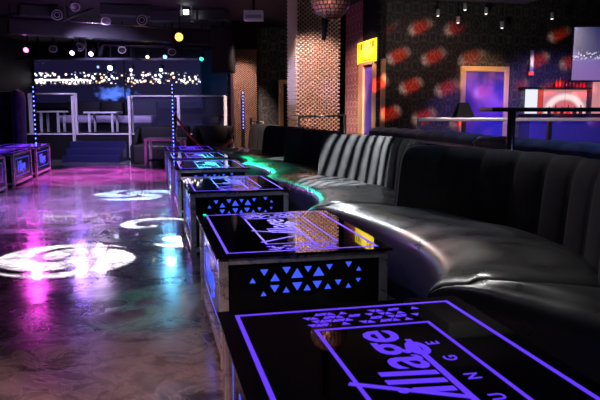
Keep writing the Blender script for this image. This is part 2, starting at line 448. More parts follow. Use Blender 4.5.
for k, (x, w_, hh) in enumerate(((.13, .10, .10), (.26, .05, .12), (.62, .05, .08), (.72, .08, .11), (.84, .05, .09))):
    mk.box((x, .032, zt - .03 - hh / 2), (w_, .004, hh))
mk.box((.42, .032, zb + .045), (.55, .004, .012))
mk.build('dark_marks', mat('sign_dark', (.25, .22, .01), .5), s)

# ---- gilt framed mirror on the damask wall
def PW(px, py, off=.04):     # the point of the patterned wall seen at (px,py)
    r = ray(px, py); n = VX; q = W(0, -off)
    k = (q.x * n.x + q.y * n.y) / (r.x * n.x + r.y * n.y)
    return Vector((r.x * k, r.y * k, CAMZ + r.z * k))
def gilt_frame(name, label, cat, px0, px1, py0, py1, D, inner, wd=.07, zbot=None, rot=ANG):
    a = PW(px0, py0); b = PW(px1, py0)
    L = (b.x - a.x) / math.cos(rot); z1 = a.z; z0 = PD(px0, py1, D).z if zbot is None else zbot
    t = thing(name, label, cat, (a.x, a.y, 0), rot)
    for x in (wd / 2, L - wd / 2): MB().box((x, 0, (z0 + z1) / 2), (wd, .06, z1 - z0)).build('side_moulding', M_gold, t, bevel=.008)
    MB().box((L / 2, 0, z1 - wd / 2), (L - 2 * wd, .055, wd)).build('top_moulding', M_gold, t, bevel=.008)
    MB().box((L / 2, 0, z0 + wd / 2), (L - 2 * wd, .055, wd)).build('bottom_moulding', M_gold, t, bevel=.008)
    MB().box((L / 2, .005, (z0 + z1) / 2), (L - 2 * wd, .03, z1 - z0 - 2 * wd)).build('panel', inner, t)
    return t
def mirror_fn(g, b, tc):  # violet reflections in the mirror, painted into its base colour
    n = g.noise(tc, 2.2, 2, .5)
    g.put(b.inputs['Base Color'], g.mix(g.ss(n, .35, .7), (.04, .035, .30), (.22, .09, .42)))
M_mirror = mat('violet_mirror', (.1, .08, .5), .12, .0, fn=mirror_fn)
gilt_frame('framed_panel', 'gilt framed panel painted with violet reflections on the patterned wall', 'framed panel', 461, 509, 66, 120, 11.16, M_mirror, .085, .5)
a = W(.06, -.03)
tag(MB().box((0, 0, .95), (.07, .05, 1.9)).build('corner_strip', M_gold, loc=W(.05, -.035), rotz=ANG), 'thin gilt strip standing at the wall corner right of the doorway', 'trim')
a = PD(279, 80, 14.5)
t = thing('door_frame', 'plain amber door frame on dark damask wall left of big pillar', 'door frame', (a.x, a.y - .02, 0), ANG)
MB().box((.04, 0, a.z / 2), (.09, .12, a.z)).build('jamb', M_gold, t)
MB().box((.94, 0, a.z / 2), (.09, .12, a.z)).build('jamb', M_gold, t)
MB().box((.49, 0, a.z - .04), (.81, .12, .08)).build('head', M_gold, t)
struct(MB().box((.49, .02, a.z / 2 - .05), (.81, .05, a.z - .1)).build('door_2', M_black, loc=(a.x, a.y - .02, 0), rotz=ANG))

# ------------------------------------------------------------------ lounge tables
TW, TL, TH = .745, 1.10, .5
def table_parts(t, TLn):
    for x in (.02, TW - .02):
        for y in (.02, TLn - .02):
            MB().box((x, y, .237), (.038, .038, .474)).build('leg', M_steel, t, bevel=.003)
    rails = MB()
    for z in (.474, .06):
        for y in (.02, TLn - .02): rails.box((TW / 2, y, z), (TW - .076, .036, .034))
        for x in (.02, TW - .02): rails.box((x, TLn / 2, z), (.036, TLn - .076, .034))
    rails.build('rail_frame', M_steel, t, bevel=.003)
    g_ = MB().box((TW / 2, TLn / 2, .494), (TW + .03, TLn + .03, .012)).build('glass_top', M_glass_top, t, bevel=.002)
    z = .5002
    def line(mb, a, b, wd=.011):
        a = Vector((*a, z)); b = Vector((*b, z)); d = (b - a).normalized(); n = Vector((-d.y, d.x, 0)) * wd / 2
        mb.prism([a - n - d * wd / 2, b - n + d * wd / 2, b + n + d * wd / 2, a + n - d * wd / 2], (0, 0, .0008))
    def rect(mb, x0, y0, x1, y1, wd=.011):
        line(mb, (x0, y0), (x1, y0), wd); line(mb, (x1, y0), (x1, y1), wd); line(mb, (x1, y1), (x0, y1), wd); line(mb, (x0, y1), (x0, y0), wd)
    mb = MB(); o_ = .04
    rect(mb, o_, o_, TW - o_, TLn - o_, .012)
    mb.build('border_light', M_purple, g_)
    ix0, iy0, ix1, iy1 = .235, .19, TW - .18, TLn - .215
    mb = MB(); rect(mb, ix0, iy0, ix1, iy1, .010)
    # the big V that breaks out of the frame, and the bar the word stands on
    line(mb, (.452, TLn - .96), (.452, TLn - .345), .016)
    line(mb, (ix0 - .01, TLn - .575), (.445, TLn - .69), .016)
    line(mb, (ix0 - .01, TLn - .86), (.445, TLn - .72), .016)
    mb.build('logo_frame_light', M_purple, g_)
    # words read from the near end to the far end
    def word(txt, u, y0, length, size, sh, bold):
        me = text_mesh('word_light', txt, size, M_purple, g_, Matrix(), sh, .0006, bold)
        xs_ = [v.co.x for v in me.vertices]; k = length / (max(xs_) - min(xs_)); x0 = min(xs_)
        for v in me.vertices: v.co = Vector((u - v.co.y, y0 + (v.co.x - x0) * k, z + v.co.z))
        o = bpy.data.objects.new('word_light', me); COL.objects.link(o); o.parent = g_
    word('illage', .436, TLn - .655, .40, .195, .1, .002)
    word('L      O      U      N      G      E', .522, TLn - .93, .565, .048, 0, .0005)
    # little triangles along both short ends
    mb = MB()
    rnd = random.Random(3)
    for ya, nr_ in ((TLn - .175, 4), (.075, 3)):
        for r_ in range(nr_):
            for c_ in range(19):
                x = .235 + c_ * .019
                if c_ > 15 and (r_ + c_) % 3: continue
                if rnd.random() < .10 or (c_ // 2 + r_) % 2 and rnd.random() < .55: continue
                y = ya + r_ * .031; q = .0125 if (r_ + c_) % 2 else -.0125
                mb.prism([(x - .013, y - q * .8, z), (x + .013, y - q * .8, z), (x, y + q, z)], (0, 0, .0006))
    mb.build('triangle_lights', M_purple, g_)
    # four black side panels, triangles on the ends, the word on the sides
    TRI = [(.155, .62, .022, 1), (.23, .76, .028, -1), (.30, .66, .033, 1), (.375, .78, .03, -1), (.445, .72, .042, 1), (.517, .78, .026, -1), (.588, .73, .04, 1), (.66, .80, .024, -1), (.79, .83, .024, -1), (.86, .74, .019, 1),
           (.225, .36, .020, 1), (.297, .44, .032, -1), (.373, .41, .024, 1), (.445, .46, .036, -1), (.512, .43, .026, 1), (.578, .47, .034, -1), (.65, .43, .024, 1), (.72, .49, .024, -1), (.79, .42, .02, 1), (.857, .51, .018, -1)]
    for y, sg in ((.02, 1), (TLn - .02, -1)):
        p_ = MB().box((TW / 2, y, .267), (TW - .076, .012, .38)).build('end_panel', M_panel, t)
        mb = MB(); Wp = TW - .076
        for (fx, fz, hs, up) in TRI:
            x = .038 + fx * Wp; zz = .24 + fz * .23
            x = x if sg > 0 else TW - x; yy = y - sg * .0062; hh = hs * 1.0 * up
            mb.prism([(x - hs * .62, yy, zz - hh * .5), (x + hs * .62, yy, zz - hh * .5), (x, yy, zz + hh * .5)], (0, -sg * .001, 0))
        mb.build('triangle_lights', M_blue, p_)
    for x, sg in ((.02, -1), (TW - .02, 1)):
        p_ = MB().box((x, TLn / 2, .267), (.012, TLn - .076, .38)).build('side_panel', M_panel, t)
        xx = x + sg * .0065
        rot = Matrix.Rotation(math.pi / 2 * sg, 4, 'Z') @ Matrix.Rotation(math.pi / 2, 4, 'X')
        ln = .62
        mtx = Matrix.Translation((xx, TLn / 2 - sg * ln / 2 * .95, .21)) @ rot
        me = text_mesh('word_light', 'Village', .22, M_blue, p_, mtx, .15, .0006, .004, xs=.82)
        o = bpy.data.objects.new('word_light', me); COL.objects.link(o); o.parent = p_
        mb = MB()
        for (y0, z0, y1, z1) in ((.14, .155, TLn - .14, .155), (.14, .40, TLn - .14, .40), (.14, .155, .14, .40), (TLn - .14, .155, TLn - .14, .40)):
            mb.box((xx, (y0 + y1) / 2, (z0 + z1) / 2), (.0015, abs(y1 - y0) + .006, abs(z1 - z0) + .006))
        mb.build('logo_frame_light', M_blue, p_)
GT = 'lit lounge tables in the row beside the banquette'
spots = []
t1 = thing('lounge_table', 'nearest lit black glass table filling the bottom right corner', 'table', (0, 0, 0), ANG, GT)
table_parts(t1, TL)
# near-left corners
c1b = PZ(222, 313, .5)
loc1 = Vector((c1b.x, c1b.y, 0)) - VX * TL
locs = [loc1]
c2 = PZ(219, 256, .5); locs.append(Vector((c2.x, c2.y, 0)))
c3 = PZ(190, 192, .5); locs.append(Vector((c3.x, c3.y, 0)))
c4 = PZ(177, 169, .5); locs.append(Vector((c4.x, c4.y, 0)))
c5 = PZ(170, 158.5, .5); locs.append(Vector((c5.x, c5.y, 0)))
c6 = PZ(166, 150.5, .5); locs.append(Vector((c6.x, c6.y, 0)))
LAB = ['', 'second lit glass table from camera, mirroring the copper pillar and yellow sign',
       'third lit glass table from the camera, whitish glare over its logo', 'fourth lit glass table from the camera, bare steel front frame',
       'fifth lit glass table from the camera, second from the far end of the row', 'farthest lit glass table in the right row, next to the red rope']
t1.location = loc1
for i in range(1, 6):
    c = copy_tree(t1); c.location = locs[i]; c['label'] = LAB[i]
GL = 'lit tables along the left edge'
for (px, py, lab) in ((36, 147, 'farthest of the three tables at the left edge, below the blue light strip'),
                      (13, 153, 'middle of the three tables at the left edge, blue word on its side'),
                      (-20, 161, 'nearest table at the left edge, mostly cut off by the frame')):
    q = PZ(px, py, .5); c = copy_tree(t1); c.location = Vector((q.x, q.y, 0)) - Vector((math.cos(.17), math.sin(.17), 0)) * TW
    c.rotation_euler.z = .17; c['label'] = lab; c['group'] = GL

# ------------------------------------------------------------------ serpentine banquette
LT = [-2.1, 0, 2.12, 4.25, 5.95, 7.6, 9.0]         # where its noses point at the tables
SD = [.52, .27, .27, .25, .22, .2]                 # how far each booth's seat front retreats
BD = [.36, .40, .38, .34, .3, .26]
O_ = Vector((.52, 2.56, 0))
def curv(i, t, D_):
    a, b = LT[i], LT[i + 1]; x = (t - a) / (b - a); s_ = math.sin(math.pi * max(0, min(1, x)))
    return D_ * (math.sqrt(s_ ** 1.5 + .0036) - .06)
def Bp(t, off): return O_ + VX * (t - .40 * (1 - math.exp(-max(0, off) / .35))) + UX * off
BH = .86
NAMES = ['nearest leather banquette booth at the right edge with curved seat front', 'second banquette booth, broad plain charcoal fluted back behind nearest tables',
         'third banquette booth, its fluted velvet back lit white', 'fourth banquette booth, its seat nose catching blue and green light',
         'fifth banquette booth, green light on its seat', 'farthest banquette booth next to the red rope']
for i in range(6):
    a, b = LT[i], LT[i + 1]
    if i == 0: a = -1.3
    t = thing('banquette_booth', NAMES[i], 'banquette', (0, 0, 0), 0, 'booths of the wavy banquette')
    n = 64; g_ = .004
    rows = []
    for k in range(n + 1):
        x = k / n
        e = 0.0
        tt = a + g_ + (b - a - 2 * g_) * (.5 - .5 * math.cos(math.pi * x)) 
        de = min(tt - a, b - tt)
        if i == 0: de = b - tt
        puff = min(1, de / .10); e = (1 - math.sqrt(max(0, 1 - (1 - puff) ** 2))) * .034
        f = curv(i, tt, SD[i]); bk = .54 + curv(i, tt, BD[i]) + .03
        zt_ = .43 - e
        prof = [(f + .04, .10), (f + .02, .14), (f + .0, .24), (f - .01, zt_ - .10), (f - .008, zt_ - .07), (f + .0, zt_ - .045), (f + .014, zt_ - .024), (f + .036, zt_ - .007), (f + .065, zt_ + .004), (f + .11, zt_ + .014)]
        wd = bk - f
        for q in (.25, .4, .55, .7, .85): prof.append((f + wd * q, zt_ + .022 + .012 * math.sin(math.pi * q) + .006 * math.sin(tt * 9 + q * 5)))
        prof += [(bk, zt_ - .0), (bk, .10)]
        rows.append([Bp(tt, o2) + Vector((0, 0, z2)) for o2, z2 in prof])
    st = MB().grid(rows, True).build('seat', M_leather, t, True)
    rows = [];
    for k in range(n + 1):
        tt = a + (b - a) * k / n; f = curv(i, tt, SD[i]); bk = .54 + curv(i, tt, BD[i])
        rows.append([Bp(tt, o2) + Vector((0, 0, z2)) for o2, z2 in ((f + .06, 0), (f + .06, .10), (bk, .10), (bk, 0))])
    MB().grid(rows, True).build('plinth', M_black, t)
    # fluted back
    nf = max(4, round((b - a) / (.25 if i < 2 else .2))); m_ = nf * 10; rows = []
    for k in range(m_ + 1):
        tt = a + (b - a) * k / m_; bk = .54 + curv(i, tt, BD[i])
        fl = abs(math.sin(math.pi * nf * k / m_)) ** .5 * .022 - .003
        prof = []
        zt_ = BH + .012 * fl / .022
        for z2, inn, kf in ((.40, -.0, 1), (.52, .0, 1), (.66, .0, 1), (.76, .004, 1), (.80, .012, .95), (zt_ - .006, .035, .8), (zt_, .065, .6), (zt_ - .003, .095, .5)):
            prof.append((bk + inn - fl * kf + .01 + (z2 - .4) * .08, z2))
        prof += [(bk + .16, zt_ - .02), (bk + .16, .0), (bk + .03, .0)]
        rows.append([Bp(tt, o2) + Vector((0, 0, z2)) for o2, z2 in prof])
    MB().grid(rows, True).build('backrest', M_velvet, t, True)

# glossy ledge behind the banquette and the navy velvet seat row beyond it
rows = []
for k in range(61):
    tt = -1.3 + 6.9 * k / 60
    rows.append([Bp(tt, o2) + Vector((0, 0, z2)) for o2, z2 in ((1.16, .80), (1.16, .825), (1.36, .825), (1.36, .80))])
t = thing('service_ledge', 'long glossy dark ledge running behind the charcoal banquette back', 'ledge')
MB().grid(rows, True).build('ledge_top', mat('violet_gloss_top', (.05, .03, .12), .15), t)
rows = []
for k in range(61):
    tt = -1.3 + 6.9 * k / 60
    rows.append([Bp(tt, o2) + Vector((0, 0, z2)) for o2, z2 in ((1.2, 0), (1.2, .80), (1.32, .80), (1.32, 0))])
MB().grid(rows, True).build('support_wall', M_black, t)
for idx, (ta, tb, lab) in enumerate(((-1.2, 2.9, 'nearest navy velvet sofa back beyond the ledge at right'), (3.0, 5.6, 'navy velvet sofa back beyond the ledge in front of the doorway'),)):
    t = thing('velvet_sofa', lab, 'sofa', (0, 0, 0), 0, 'navy velvet sofas')
    rows = []; nn = 90
    for k in range(nn + 1):
        tt = ta + (tb - ta) * k / nn; bo = 1.56 + .05 * math.sin((tt - ta) * 1.3)
        tu = abs(math.sin(math.pi * (tt - ta) / .33)) ** .5 * .014
        prof = [(bo, .0), (bo, .78), (bo - .02 - tu * .5, .84), (bo + .02, .87 + tu), (bo + .10, .885 + tu), (bo + .18, .86 + tu), (bo + .22, .80), (bo + .2, .40), (bo + .2, 0)]
        rows.append([Bp(tt, o2) + Vector((0, 0, z2)) for o2, z2 in prof])
    MB().grid(rows, True).build('backrest', M_bluevelvet, t, True)
    rows = []
    for k in range(41):
        tt = ta + .02 + (tb - ta - .04) * k / 40
        rows.append([Bp(tt, o2) + Vector((0, 0, z2)) for o2, z2 in ((1.72, .0), (1.72, .42), (1.84, .45), (2.1, .45), (2.2, .42), (2.21, .0))])
    MB().grid(rows, True).build('seat', M_bluevelvet, t, True)

# ---- tall drinks table, black pole and shelf, right of centre
q = PD(512, 110, 4.6)
t = thing('poseur_table', 'tall black drinks shelf on a round pole behind the near banquette', 'bar table', (q.x, q.y, 0), 0)
MB().tube([(0, 0, 0), (0, 0, 1.09)], .028, 16).build('pole', mat('black_metal', (.03, .03, .035), .25, .8), t, True)
MB().lathe([(.09, 0), (.09, .012), (.05, .03), (.03, .06)], seg=24).build('base_plate', MATS['black_metal'], t)
MB().box((.75, .12, 1.103), (1.80, .34, .03), bev=.006).build('table_top', M_panel, t)
# lampshade-like menu holder silhouetted at left of the shelf
q = PD(465, 117, 7.0)
t = thing('menu_holder', 'small black tent-shaped table card on the steel handrail ledge', 'menu holder', (q.x, q.y + .06, 1.02), ANG)
MB().prism([(-.11, -.05, 0), (.11, -.05, 0), (.05, .0, .16), (-.05, .0, .16)], (0, .012, 0)).prism([(-.11, .06, 0), (.11, .06, 0), (.05, .012, .16), (-.05, .012, .16)], (0, .012, 0)).build('card', M_black, t)

# ---- glass balustrade with steel handrail
a = PD(417, 119, 7.0); L = 3.2
t = thing('glass_balustrade', 'steel-topped violet glass balustrade in front of the bar', 'balustrade', (a.x, a.y, 0), 0)
MB().box((L / 2, 0, 1.0), (L, .06, .035), bev=.006).build('handrail', mat('satin_white', (.7, .66, .7), .3, .4), t)
for x in (.02, .50, 1.42, 2.4): MB().box((x, 0, .49), (.04, .04, .98)).build('post', M_chrome, t)
for x0, x1 in ((.05, .47), (.53, 1.39), (1.45, 2.37), (2.43, 3.15)):
    MB().box(((x0 + x1) / 2, 0, .52), (x1 - x0, .01, .86)).build('glass_panel', M_glass, t)

# black handrail before the large pillar
a = PD(299, 117, 9.72); b = PD(345, 115, 9.72)
t = thing('black_handrail', 'short black handrail in front of the large copper pillar', 'handrail', (a.x, 9.72, 0))
MB().tube([(0, 0, 1.0), (b.x - a.x, 0, 1.02)], .018, 8).build('rail', MATS['black_metal'], t, True)
MB().tube([(b.x - a.x, 0, 0), (b.x - a.x, 0, 1.03)], .022, 8).build('post', MATS['black_metal'], t, True)
MB().tube([(0, 0, 0), (0, 0, 1.0)], .018, 8).build('post', MATS['black_metal'], t, True)

# ------------------------------------------------------------------ bar on the right
BARY = -.55
t = thing('back_bar', 'back bar with glowing white and rosy panels behind the balustrade', 'bar', W(2.45, -.34), ANG)
MB().box((1.9, .16, .5), (3.7, .3, 1.0)).build('cabinet', M_purple_wall, t)
MB().box((1.9, .14, 1.02), (3.74, .36, .03)).build('counter', M_black, t)
MB().box((.62, .2, 1.46), (1.25, .2, .03)).build('shelf', M_black, t)
def rose_fn(g, b, tc):  # projector's red disc and pale ring, painted into the panel glow
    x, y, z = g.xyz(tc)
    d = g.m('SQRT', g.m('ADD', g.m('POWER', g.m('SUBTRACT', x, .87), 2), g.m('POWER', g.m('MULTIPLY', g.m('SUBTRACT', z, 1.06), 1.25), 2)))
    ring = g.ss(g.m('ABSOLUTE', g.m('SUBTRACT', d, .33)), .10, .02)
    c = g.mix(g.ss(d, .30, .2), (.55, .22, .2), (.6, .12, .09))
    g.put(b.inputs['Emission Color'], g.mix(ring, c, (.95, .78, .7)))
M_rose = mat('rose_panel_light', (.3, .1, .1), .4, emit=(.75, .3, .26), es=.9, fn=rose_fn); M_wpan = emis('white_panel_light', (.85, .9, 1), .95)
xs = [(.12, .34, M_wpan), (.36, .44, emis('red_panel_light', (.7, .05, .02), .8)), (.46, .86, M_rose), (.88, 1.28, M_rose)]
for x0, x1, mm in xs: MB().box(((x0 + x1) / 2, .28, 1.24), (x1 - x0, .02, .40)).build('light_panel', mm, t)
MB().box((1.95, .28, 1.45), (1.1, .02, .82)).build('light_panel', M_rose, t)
M_bot = [mat('bottle_dark', (.02, .015, .015), .1, spec=.8), mat('bottle_red', (.35, .02, .01), .15), mat('bottle_clear', (.4, .42, .45), .1)]
def bottle(loc, h, r, m, lab, grp):
    return tag(MB().lathe([(r * .9, 0), (r, .01), (r, h * .58), (r * .35, h * .74), (r * .3, h * .97), (r * .38, h)], seg=12).build('bottle', m, smooth=True, loc=loc), lab, 'bottle', grp)
for k in range(7):
    bottle(W(2.45 + 1.48 + k * .085, -.34 + .05 + .03 * (k % 2), 1.036), .27 + .05 * ((k * 3) % 4) / 3, .033, M_bot[0 if k % 3 else 2], 'dark spirit bottle on the counter at the right edge, below the screen', 'bottles on the bar counter')
for k in range(9):
    bottle(W(2.45 + .62 + k * .065, -.34 + .17, 1.476), .13 + .03 * (k % 3), .026, M_bot[1], 'small red bottle in the row along the bar shelf', 'red bottles on the shelf')
for k in range(6):
    bottle(W(2.45 + .50 + k * .12, -.34 + .16, 1.036), .12 + .03 * (k % 2), .03, M_bot[k % 2], 'small bottle standing before the glowing rosy panels', 'small bottles before panels')
# hanging vertical lit tube sign over bar
a = PD(541, 48, 10.6); b = PD(540, 72, 10.6)
t = thing('wall_light', 'slim upright wall light with red foot above the bar shelf', 'lamp', (a.x, a.y + .4, 0))
MB().box((0, 0, (a.z + b.z) / 2), (.055, .04, a.z - b.z)).build('tube', M_grey, t)
MB().box((0, -.005, b.z - .0), (.07, .05, .06)).build('foot', emis('red_light', (1, .06, .02), 1.0), t)

# television top right
def tv_fn(g, b, tc):
    x, y, z = g.xyz(tc)
    d1 = g.m('SQRT', g.m('ADD', g.m('POWER', g.m('SUBTRACT', x, .17), 2), g.m('POWER', g.m('SUBTRACT', z, .14), 2)))
    c = g.mix(g.ss(z, -.28, .28), (.20, .10, .38), (.06, .08, .42))
    c = g.mix(g.ss(d1, .2, .16), c, (.01, .015, .12))
    vv = g.n('ShaderNodeTexVoronoi'); g.put(vv.inputs['Vector'], tc); vv.inputs['Scale'].default_value = 42
    k = g.m('MULTIPLY', g.ss(vv.outputs['Distance'], .45, .2), g.ss(g.m('ABSOLUTE', g.m('ADD', z, .02)), .07, .0))
    c = g.mix(k, c, (1, .95, 1))
    g.put(b.inputs['Emission Color'], c)
M_tv = mat('tv_picture', (.02, .02, .02), .3, emit=(.2, .2, .7), es=.85, fn=tv_fn)
a = PD(573, 54, 7.0)
t = thing('television', 'wall screen glowing blue and violet at the top right corner', 'screen', a, -.16)
t.rotation_euler = (R(-6), R(1), -.30)
MB().box((.49, 0, 0), (.98, .03, .55)).build('screen', M_tv, t)
MB().box((.49, .02, 0), (1.0, .05, .57)).build('casing', M_black, t)
tag(MB().tube([a + Vector((.5, .08, .1)), Vector((a.x + .5, a.y + .12, H))], .02, 8).build('screen_bracket', M_black), 'black drop pole holding the television from the ceiling', 'bracket')

# ------------------------------------------------------------------ stage
SZ = .56
SY = 14.5
sx0, sx1 = -7.4, -1.72
xa, xb = PD(72, 134, SY).x, PD(130, 134, SY).x
struct(MB().box(((sx0 + sx1) / 2, (SY + 19.3) / 2, SZ / 2), (sx1 - sx0, 19.3 - SY, SZ)).build('trim_1', M_black))
tag(MB().box(((sx0 + sx1) / 2, SY - .005, SZ + .012), (sx1 - sx0, .05, .026)).build('stage_nosing', mat('pale_nosing', (.9, .88, .92), .35, .1)), 'pale metal edge strip along the front of the raised stage', 'edge strip')
mb = MB()
for k in range(3):
    hh = SZ * (3 - k) / 4 ; mb.box(((xa + xb) / 2, SY - .15 - k * .25, hh / 2), (xb - xa - .08, .26, hh))
tag(mb.build('stage_steps', mat('step_navy', (.02, .02, .085), .3), bevel=.006), 'navy carpeted steps up to the stage between two posts', 'steps')
def post(px, py0, py1, D, parent, r=.03):
    a_ = PD(px, py0, D); b_ = PD(px, py1, D)
    MB().box((a_.x, a_.y, (a_.z + b_.z) / 2), (r * 2, r * 2, a_.z - b_.z), bev=.005).build('post', mat('satin_steel', (.75, .75, .8), .35, .3), parent)
zr = PD(150, 96, SY).z
t = thing('stage_railing', 'steel and glass railing on the stage right of the steps', 'railing')
z0 = SZ + .03
for px in (130.5, 178, 225):
    x = PD(px, 120, SY).x
    MB().box((x, SY + .12, (z0 + zr) / 2), (.07, .07, zr - z0), bev=.006).build('post', mat('satin_steel', (.75, .75, .8), .35, .3), t)
x0, x1, x2 = [PD(p_, 120, SY).x for p_ in (130.5, 178, 225)]
MB().tube([(x0, SY + .12, zr), (x2, SY + .12, zr)], .022, 8).build('handrail', MATS['satin_steel'], t, True)
MB().box((x0, SY - .06, (.05 + zr) / 2), (.06, .06, zr - .05), bev=.006).build('post', MATS['satin_steel'], t)
for p0, p1 in ((x0, x1), (x1, x2)): MB().box(((p0 + p1) / 2, SY + .12, (z0 + zr) / 2), (p1 - p0 - .08, .01, zr - z0 - .12)).build('glass_panel', M_glass, t)
t = thing('stage_railing', 'steel handrail on posts left of the stage steps', 'railing')
x0 = PD(17.5, 91, 14.0).x; x1 = PD(73, 91, SY).x
for x, y, zb_ in ((x0, SY + .12, z0), (x1, SY + .12, z0)):
    MB().box((x, y, (zb_ + zr + .06) / 2), (.07, .07, zr + .06 - zb_), bev=.006).build('post', MATS['satin_steel'], t)
MB().box((x1, SY - .06, (.05 + zr) / 2), (.06, .06, zr - .05), bev=.006).build('post', MATS['satin_steel'], t)
MB().tube([(x0, SY + .12, zr + .05), (x1, SY + .12, zr + .05)], .022, 8).build('handrail', MATS['satin_steel'], t, True)
q = PD(19, 120, 13.0)
t = thing('rope_post', 'slim steel floor post at the left behind the edge tables', 'post', (q.x, q.y, 0))
MB().tube([(0, 0, 0), (0, 0, 1.5)], .03, 12).build('shaft', MATS['satin_steel'], t, True)
MB().lathe([(.14, 0), (.14, .012), (.03, .03)], seg=20).build('base', MATS['satin_steel'], t)
for z in (.95, .8): MB().ring((0, 0, z), .045, .01).build('hook_ring', M_chrome, t, True)

# led screen with the night skyline
def sky_fn(g, b, tc):
    x, y, z = g.xyz(tc)      # x 0..~4.8, z world height
    base = g.mix(g.ss(z, 1.4, 2.5), (.006, .005, .024), (.008, .006, .026))
    vec = g.n('ShaderNodeCombineXYZ'); g.put(vec.inputs[0], x); g.put(vec.inputs[2], z)
    band = g.ss(g.m('ABSOLUTE', g.m('SUBTRACT', z, g.m('ADD', 1.93, g.m('MULTIPLY', g.noise(vec.outputs[0], .9, 2), .10)))), .26, .03)
    vv = g.n('ShaderNodeTexVoronoi'); g.put(vv.inputs['Vector'], vec.outputs[0]); vv.inputs['Scale'].default_value = 11
    dots = g.m('MULTIPLY', g.ss(vv.outputs['Distance'], .5, .22), g.ss(g.m('ADD', band, g.m('MULTIPLY', g.m('SUBTRACT', g.noise(vec.outputs[0], 9, 2), .5), 1.6)), .35, .65))
    warm = g.ss(g.noise(vec.outputs[0], 3, 2), .42, .62)
    col = g.mix(warm, (.75, .8, 1), (1, .62, .35))
    # bright waterfront strip on the left, with its reflections dripping down
    xl = g.ss(x, 1.6, 1.35)
    strip = g.m('MULTIPLY', g.ss(g.m('ABSOLUTE', g.m('SUBTRACT', z, 1.93)), .035, .01), xl)
    mp = g.n('ShaderNodeMapping'); mp.inputs['Scale'].default_value = (16, 1, 1.2); g.put(mp.inputs[0], vec.outputs[0])
    drip = g.m('MULTIPLY', g.m('MULTIPLY', g.ss(g.noise(mp.outputs[0], 1, 1), .5, .62), g.ss(z, 1.78, 1.93)), g.m('MULTIPLY', g.ss(z, 1.96, 1.93), xl))
    # blue pool of light
    dx = g.m('MULTIPLY', g.m('SUBTRACT', x, 2.2), 1.6); dz = g.m('MULTIPLY', g.m('SUBTRACT', z, 1.55), 4.2)
    pool = g.ss(g.m('ADD', g.m('SQRT', g.m('ADD', g.m('MULTIPLY', dx, dx), g.m('MULTIPLY', dz, dz))), g.m('MULTIPLY', g.m('SUBTRACT', g.noise(vec.outputs[0], 6, 3), .5), 1.8)), 1.0, .15)
    c = g.mix(pool, base, (.10, .22, 1))
    c = g.mix(dots, c, col)
    c = g.mix(g.m('MAXIMUM', strip, drip), c, (1, .9, .95))
    g.put(b.inputs['Emission Color'], c)
    g.put(b.inputs['Emission Strength'], g.m('ADD', .8, g.m('MULTIPLY', g.m('MAXIMUM', g.m('MAXIMUM', dots, strip), drip), 1.6)))
M_sky = mat('skyline_picture', (.005, .005, .005), .5, spec=.1, emit=(1, 1, 1), es=1, fn=sky_fn)
a = PD(34, 58, 18.5); b = PD(200, 58, 18.5)
t = thing('video_wall', 'wide video wall behind the stage showing city lights at night', 'screen', (a.x, 18.5, 0))
MB().box(((b.x - a.x) / 2, 0, (1.3 + a.z) / 2), (b.x - a.x, .04, a.z - 1.3)).build('screen', M_sky, t)
MB().box(((b.x - a.x) / 2, .05, (1.2 + a.z) / 2), (b.x - a.x + .1, .06, a.z - 1.1)).build('casing', M_black, t)
for px in (124,): MB().box((PD(px, 58, 18.5).x - a.x, -.03, (1.3 + a.z) / 2), (.03, .02, a.z - 1.3)).build('mullion', M_black, t)

# stage seating
def stage_sofa(px0, px1, Y, label, hb=.75, seatm=M_lilac, z=SZ):
    xa_ = PD(px0, 110, Y).x; xb_ = PD(px1, 110, Y).x; L = xb_ - xa_
    t = thing('stage_sofa', label, 'sofa', (xa_, Y, z))
    MB().box((L / 2, .42, hb / 2 + .05), (L, .16, hb - .05), bev=.04).build('backrest', M_black, t, True)
    MB().box((L / 2, .02, .30), (L, .64, .2), bev=.04).build('seat', seatm, t, True)
    MB().box((L / 2, .05, .1), (L - .06, .56, .2)).build('plinth', M_black, t)
    return t
stage_sofa(62, 96, 17.3, 'left sofa on the stage with dark back and lilac seat')
stage_sofa(97, 119, 17.3, 'middle sofa on the stage with lilac seat, behind the long table')
stage_sofa(121, 154, 17.0, 'sofa on the stage with dark back beyond the first glass rail panel')
stage_sofa(203, 222, 16.2, 'single dark seat on the stage beside the far pillar', .9, M_black)
def stage_table(px0, px1, Y, zt_, label, m=None):
    xa_ = PD(px0, 110, Y).x; xb_ = PD(px1, 110, Y).x; L = xb_ - xa_
    t = thing('stage_table', label, 'table', (xa_, Y, SZ))
    MB().box((L / 2, .25, zt_ - .02), (L, .5, .04), bev=.005).build('table_top', MATS['satin_steel'], t)
    for x in (.16 * L, .84 * L):
        for y in (.04, .46): MB().box((x, y, (zt_ - .04) / 2), (.05, .05, zt_ - .04)).build('leg', MATS['satin_steel'], t)
stage_table(83, 117, 15.9, .5, 'long pale table in front of the stage sofas')
stage_table(36, 61, 15.9, .52, 'small pale table at the left end of the stage')

